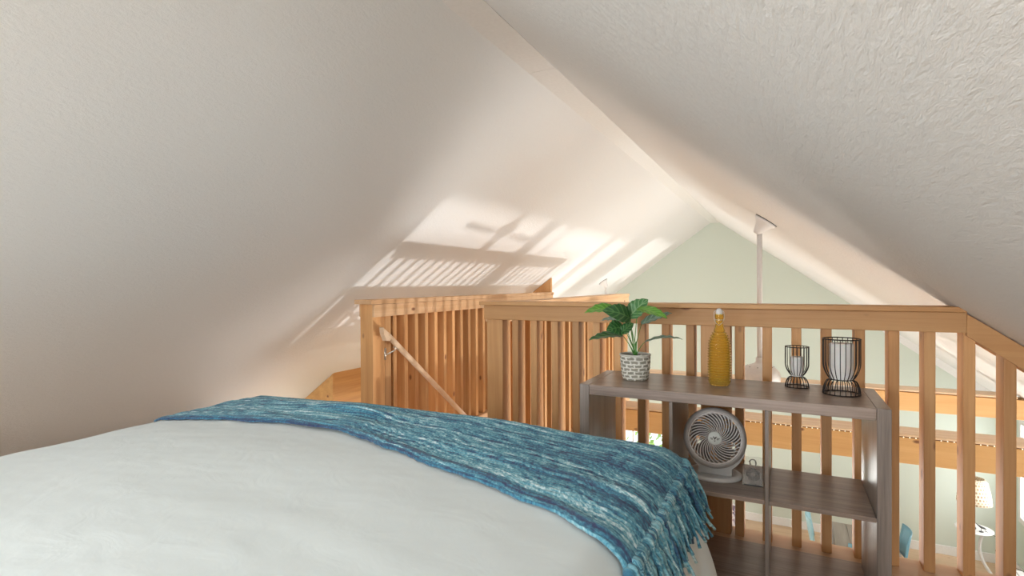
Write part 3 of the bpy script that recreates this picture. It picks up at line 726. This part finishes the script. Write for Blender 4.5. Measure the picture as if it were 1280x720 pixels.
# ------------------------------------------------------------------ clear caddy
clear, nt, bb = newmat('clear_acrylic'); bb.inputs['Base Color'].default_value = (0.93, 0.93, 0.92, 1); bb.inputs['Roughness'].default_value = 0.08
bb.inputs['Transmission Weight'].default_value = 0.92; bb.inputs['IOR'].default_value = 1.25
cx0, cx1, cy0, cy1 = -0.141, -0.069, 2.262, 2.34
cd = thing('clear_caddy', ((cx0+cx1)/2, (cy0+cy1)/2, ZM), 'small clear plastic caddy holding coiled items beside the desk fan', 'caddy')
b = MB(); b.box(cx0, cx1, cy0, cy1, ZM, ZM+0.004); b.box(cx0, cx0+0.003, cy0, cy1, ZM+0.004, ZM+0.072); b.box(cx1-0.003, cx1, cy0, cy1, ZM+0.004, ZM+0.072)
b.box(cx0+0.003, cx1-0.003, cy0, cy0+0.003, ZM+0.004, ZM+0.062); b.box(cx0+0.003, cx1-0.003, cy1-0.003, cy1, ZM+0.004, ZM+0.09); b.build('box', clear, cd)
mid = Vector(((cx0+cx1)/2, (cy0+cy1)/2, ZM))
b = MB(); pts = []
for i in range(90):
    a = i/90*2*PI*4; rr = 0.018+0.006*math.sin(i*0.7); pts.append(mid+Vector((rr*math.cos(a), 0.012*math.sin(i*0.21), 0.034+rr*math.sin(a))))
b.tube(pts, 0.0030, 6)
tag(b.build('coiled_cord', plain('silver_cord', (0.55, 0.50, 0.48), 0.25, 0.4)), 'coiled silvery cord inside the small clear caddy on the middle shelf', 'cord')
b = MB(); b.tube([mid+Vector((-0.010, 0, 0.070)), mid+Vector((-0.014, 0, 0.083)), mid+Vector((-0.006, 0, 0.091)), mid+Vector((0.006, 0, 0.090)), mid+Vector((0.010, 0, 0.080)), mid+Vector((0.008, 0, 0.066))], 0.0026, 8)
b.build('handle', grey_p, cd)

# ------------------------------------------------------------------ ceiling fans in the living room
def ceiling_fan(px_loc, right, label, blades_a, zmot):
    x, y = px_loc; z = zr(x) if right else zl(x)
    t = thing('ceiling_fan', (x, y, zmot), label, 'ceiling fan')
    ang = math.atan(SLR) if right else -math.atan(SLL)
    b = MB(); b.lathe([(0.022, -0.105), (0.030, -0.085), (0.038, -0.06), (0.052, -0.035), (0.070, -0.018), (0.074, -0.005)], 32, (0, 0, 0))
    b.xform(Matrix.Translation((x, y, z)) @ Matrix.Rotation(ang, 4, 'Y')); b.build('canopy', white_p, t)
    b = MB(); b.lathe([(0.076, -0.0045), (0.076, -0.001)], 32, (0, 0, 0)); b.xform(Matrix.Translation((x, y, z)) @ Matrix.Rotation(ang, 4, 'Y')); b.build('gasket', ink, t)
    off = Vector((-math.sin(ang)*0.07, 0, -math.cos(ang)*0.07))
    rx = x+off.x
    MB().tube([(rx, y, z+off.z), (rx, y, zmot+0.10)], 0.0165, 14).build('downrod', white_p, t)
    MB().lathe([(0.010, 0.135), (0.024, 0.13), (0.026, 0.10), (0.045, 0.088), (0.085, 0.072), (0.115, 0.045), (0.125, 0.015), (0.122, -0.02), (0.10, -0.045), (0.05, -0.055)], 36, (rx, y, zmot)).build('motor_housing', white_p, t)
    for k in range(10):
        a = 2*PI*k/10+0.2
        MB().lathe([(0.002, 0), (0.0045, 0.002), (0.002, 0.004)], 8, (rx+0.083*math.cos(a), y+0.083*math.sin(a), zmot+0.071)).build('vent_screw', ink, t)
    for k in range(4):
        a = blades_a+k*PI/2; b = MB()
        b.box(0.09, 0.20, -0.012, 0.012, -0.045, -0.037); b.box(0.16, 0.56, -0.06, 0.06, -0.038, -0.031, bev=0.003)
        b.xform(Matrix.Translation((rx, y, zmot)) @ Matrix.Rotation(a, 4, 'Z')); b.build('blade', white_p, t)
    return t
ceiling_fan((-0.095, 3.86), True, 'white ceiling fan on a long rod hanging from the right ceiling slope', 0.08, 0.545)
ceiling_fan((-2.50, 8.10), False, 'distant white ceiling fan hanging from the left ceiling slope beyond the stairs', 0.9, 0.1)

# ------------------------------------------------------------------ living room below
wick, nt, bb = newmat('woven_shade'); uvm = node(nt, 'ShaderNodeUVMap'); ck = node(nt, 'ShaderNodeTexBrick', i_Scale=1.0)
mp = node(nt, 'ShaderNodeMapping'); mp.inputs['Scale'].default_value = (30, 9, 1); nt.links.new(uvm.outputs[0], mp.inputs[0]); nt.links.new(mp.outputs[0], ck.inputs['Vector'])
ck.inputs['Color1'].default_value = (0.36, 0.22, 0.12, 1); ck.inputs['Color2'].default_value = (0.62, 0.46, 0.28, 1); ck.inputs['Mortar'].default_value = (0.86, 0.76, 0.60, 1)
ck.inputs['Mortar Size'].default_value = 0.24; ck.inputs['Brick Width'].default_value = 1.0; ck.inputs['Row Height'].default_value = 1.0
nt.links.new(ck.outputs['Color'], bb.inputs['Base Color']); bb.inputs['Roughness'].default_value = 0.8
LX, LY = 2.275, 9.15; TZ = -2.13
stb = thing('side_table', (LX, LY, LOW), 'round white side table with curved legs against the far wall', 'side table')
MB().lathe([(0.19, -0.02), (0.205, -0.012), (0.205, -0.004), (0.195, 0.0)], 40, (LX, LY, TZ)).build('table_top', white_p, stb)
for k in range(3):
    a = 2*PI*k/3-0.5; pts = []
    for m in range(13):
        t = m/12; r = 0.10-0.07*math.sin(t*PI)+0.20*t**2.2; pts.append((LX+r*math.cos(a), LY+r*math.sin(a), TZ-0.02+(LOW+0.015-TZ+0.02)*t))
    MB().tube(pts, 0.018, 8).build('leg', white_p, stb)
lp = thing('table_lamp', (LX, LY, TZ), 'table lamp with cream woven shade on the round white side table', 'lamp')
MB().lathe([(0.07, 0), (0.07, 0.012), (0.03, 0.02), (0.02, 0.06), (0.03, 0.15), (0.02, 0.26), (0.008, 0.30), (0.008, 0.42)], 24, (LX-0.05, LY, TZ)).build('lamp_base', ink, lp)
MB().lathe([(0.185, 0.345), (0.178, 0.42), (0.162, 0.52), (0.140, 0.62), (0.105, 0.67)], 48, (LX-0.0, LY, TZ), capb=False, capt=False).build('lamp_shade', wick, lp, solid=0.004)
b = MB(); b.tube([(LX+0.10, LY-0.05, TZ+0.004), (LX+0.20, LY-0.16, TZ-0.02), (LX+0.18, LY-0.15, TZ-0.20), (LX+0.30, LY-0.12, TZ-0.36), (LX+0.48, LY-0.05, TZ-0.44), (XR-0.02, 9.15, TZ-0.5)], 0.004, 6); b.build('cord', ink, lp)
b = MB()
b.tube([(0, 0, 0.005), (0, 0, 0.06)], 0.003, 6); b.lathe([(0.03, 0), (0.03, 0.006)], 16); 
pts = [(-0.075, 0, 0.135), (-0.04, 0, 0.105), (0, 0, 0.075), (0.035, 0, 0.065), (0.055, 0, 0.055), (0.07, 0, 0.048)]
b.tube(pts, [0.003, 0.010, 0.019, 0.016, 0.009, 0.002], 10); b.xform(Matrix.Translation((LX+0.05, LY-0.10, TZ+0.002)) @ Matrix.Scale(0.8, 4))
tag(b.build('bird_figurine', ink), 'small dark bird figurine on the round white side table', 'figurine')
# dining table and chairs
tz = LOW+0.75
dtb = thing('dining_table', (0.915, 8.0, LOW), 'grey plank dining table down in the living room', 'table')
b = MB()
for i in range(4): b.box(0.58+i*0.168, 0.745+i*0.168, 7.6, 8.4, tz-0.035, tz, bev=0.003)
b.build('table_top', table_m, dtb)
for x in (0.625, 1.21):
    for y in (7.645, 8.355): MB().box(x-0.04, x+0.04, y-0.04, y+0.04, LOW, tz-0.035, bev=0.004).build('leg', table_m, dtb)
mat_c = plain('cream_placemat', (0.80, 0.70, 0.54), 0.8, 0, 0.5, 90)
for i, (x, y) in enumerate(((0.98, 7.82), (0.98, 8.19))):
    o = MB().lathe([(0.165, 0), (0.17, 0.003), (0.165, 0.006)], 36, (x, y, tz)).build('placemat', mat_c)
    tag(o, ['round cream placemat on the near side of the grey dining table', 'round cream placemat on the far side of the grey dining table'][i], 'placemat', 'placemats on the dining table')
blue = plain('pale_blue_paint', (0.30, 0.52, 0.58), 0.35); blue2 = plain('blue_grey_paint', (0.13, 0.29, 0.36), 0.4)
def chair(x, y, rz, label, m):
    t = thing('dining_chair', (x, y, LOW), label, 'chair', 'blue dining chairs')
    R = Matrix.Translation((0, 0, 0)) @ Matrix.Rotation(rz, 4, 'Z')
    def put(b, n): 
        b.xform(R); o = b.build(n, m); o.parent = t; return o
    put(MB().box(-0.2, 0.2, -0.2, 0.2, 0.44, 0.465, bev=0.01), 'seat')
    def bk(i, j):
        a = (i-0.5); return (a*0.40, 0.19+0.06*j-0.05*(1-4*a*a)*(-1), 0.62+0.35*j)
    put(MB().grid(bk, 10, 6), 'backrest').modifiers.new('t', 'SOLIDIFY').thickness = 0.015
    for sx in (-1, 1):
        put(MB().tube([(sx*0.18, 0.18, 0.44), (sx*0.18, 0.2, 0.6), (sx*0.17, 0.25, 0.95)], 0.012, 8), 'back_post')
        for sy in (-1, 1): put(MB().tube([(sx*0.17, sy*0.17, 0.44), (sx*0.21, sy*0.21, 0)], 0.014, 8), 'leg')
    return t
chair(0.55, 7.95, PI/2, 'pale blue dining chair at the left end of the grey table', blue)
chair(0.868, 7.50, PI, 'blue dining chair with its back to the loft, near side of the grey table', blue2)
chair(1.09, 7.95, -PI/2, 'blue dining chair at the right end of the grey table', blue2)
# patterned armchair glimpsed at the left
pat, nt, bb = newmat('patterned_fabric'); tc = node(nt, 'ShaderNodeTexCoord'); vo = node(nt, 'ShaderNodeTexVoronoi', i_Scale=14.0); nt.links.new(tc.outputs['Object'], vo.inputs['Vector'])
rp = ramp(nt, [(0.2, (0.06, 0.05, 0.14)), (0.45, (0.30, 0.16, 0.22)), (0.6, (0.75, 0.72, 0.75))]); nt.links.new(vo.outputs['Distance'], rp.inputs[0]); nt.links.new(rp.outputs[0], bb.inputs['Base Color'])
ac = thing('armchair', (-1.05, 8.5, LOW), 'navy and mauve patterned armchair on the living room floor below', 'armchair')
MB().box(-1.40, -0.70, 8.2, 8.9, LOW+0.12, LOW+0.42, bev=0.05).build('seat', pat, ac)
MB().box(-1.40, -0.70, 8.75, 8.95, LOW+0.25, LOW+0.92, bev=0.06).build('backrest', pat, ac)
for x in (-1.45, -0.78): MB().box(x, x+0.14, 8.2, 8.9, LOW+0.12, LOW+0.60, bev=0.05).build('armrest', pat, ac)
for x in (-1.38, -0.72):
    for y in (8.26, 8.86): MB().lathe([(0.015, 0), (0.022, 0.13)], 10, (x, y, LOW)).build('leg', plank_x, ac)
# white slatted bench by the corner window
wb = thing('bench', (2.50, 7.75, LOW), 'white slatted bench beside the right-hand wall of the living room', 'bench')
b = MB()
for i in range(5): b.box(2.36+i*0.085, 2.43+i*0.085, 7.2, 8.6, LOW+0.43, LOW+0.455, bev=0.004)
b.build('slats', trim_m, wb)
for y in (7.28, 8.52):
    for x in (2.39, 2.75): MB().box(x-0.025, x+0.025, y-0.025, y+0.025, LOW, LOW+0.43, bev=0.003).build('leg', trim_m, wb)
# shrub outside the gable window
b = MB(); lfm = plain('shrub_green', (0.38, 0.55, 0.16), 0.6)
for k in range(900):
    c = Vector((random.gauss(-1.7, 0.7), random.gauss(11.6, 0.25), random.uniform(-2.9, -1.5)))
    a = Vector((random.uniform(-1, 1), random.uniform(-1, 1), random.uniform(-1, 1))).normalized(); u_ = a.orthogonal().normalized()*0.07; v_ = a.cross(u_).normalized()*0.05
    vs = [b.bm.verts.new(c+p_) for p_ in (u_, v_, -u_, -v_)]; b.bm.faces.new(vs)
tag(b.build('shrub', lfm, normals=False), 'pale green shrub outside the far left window', 'shrub')
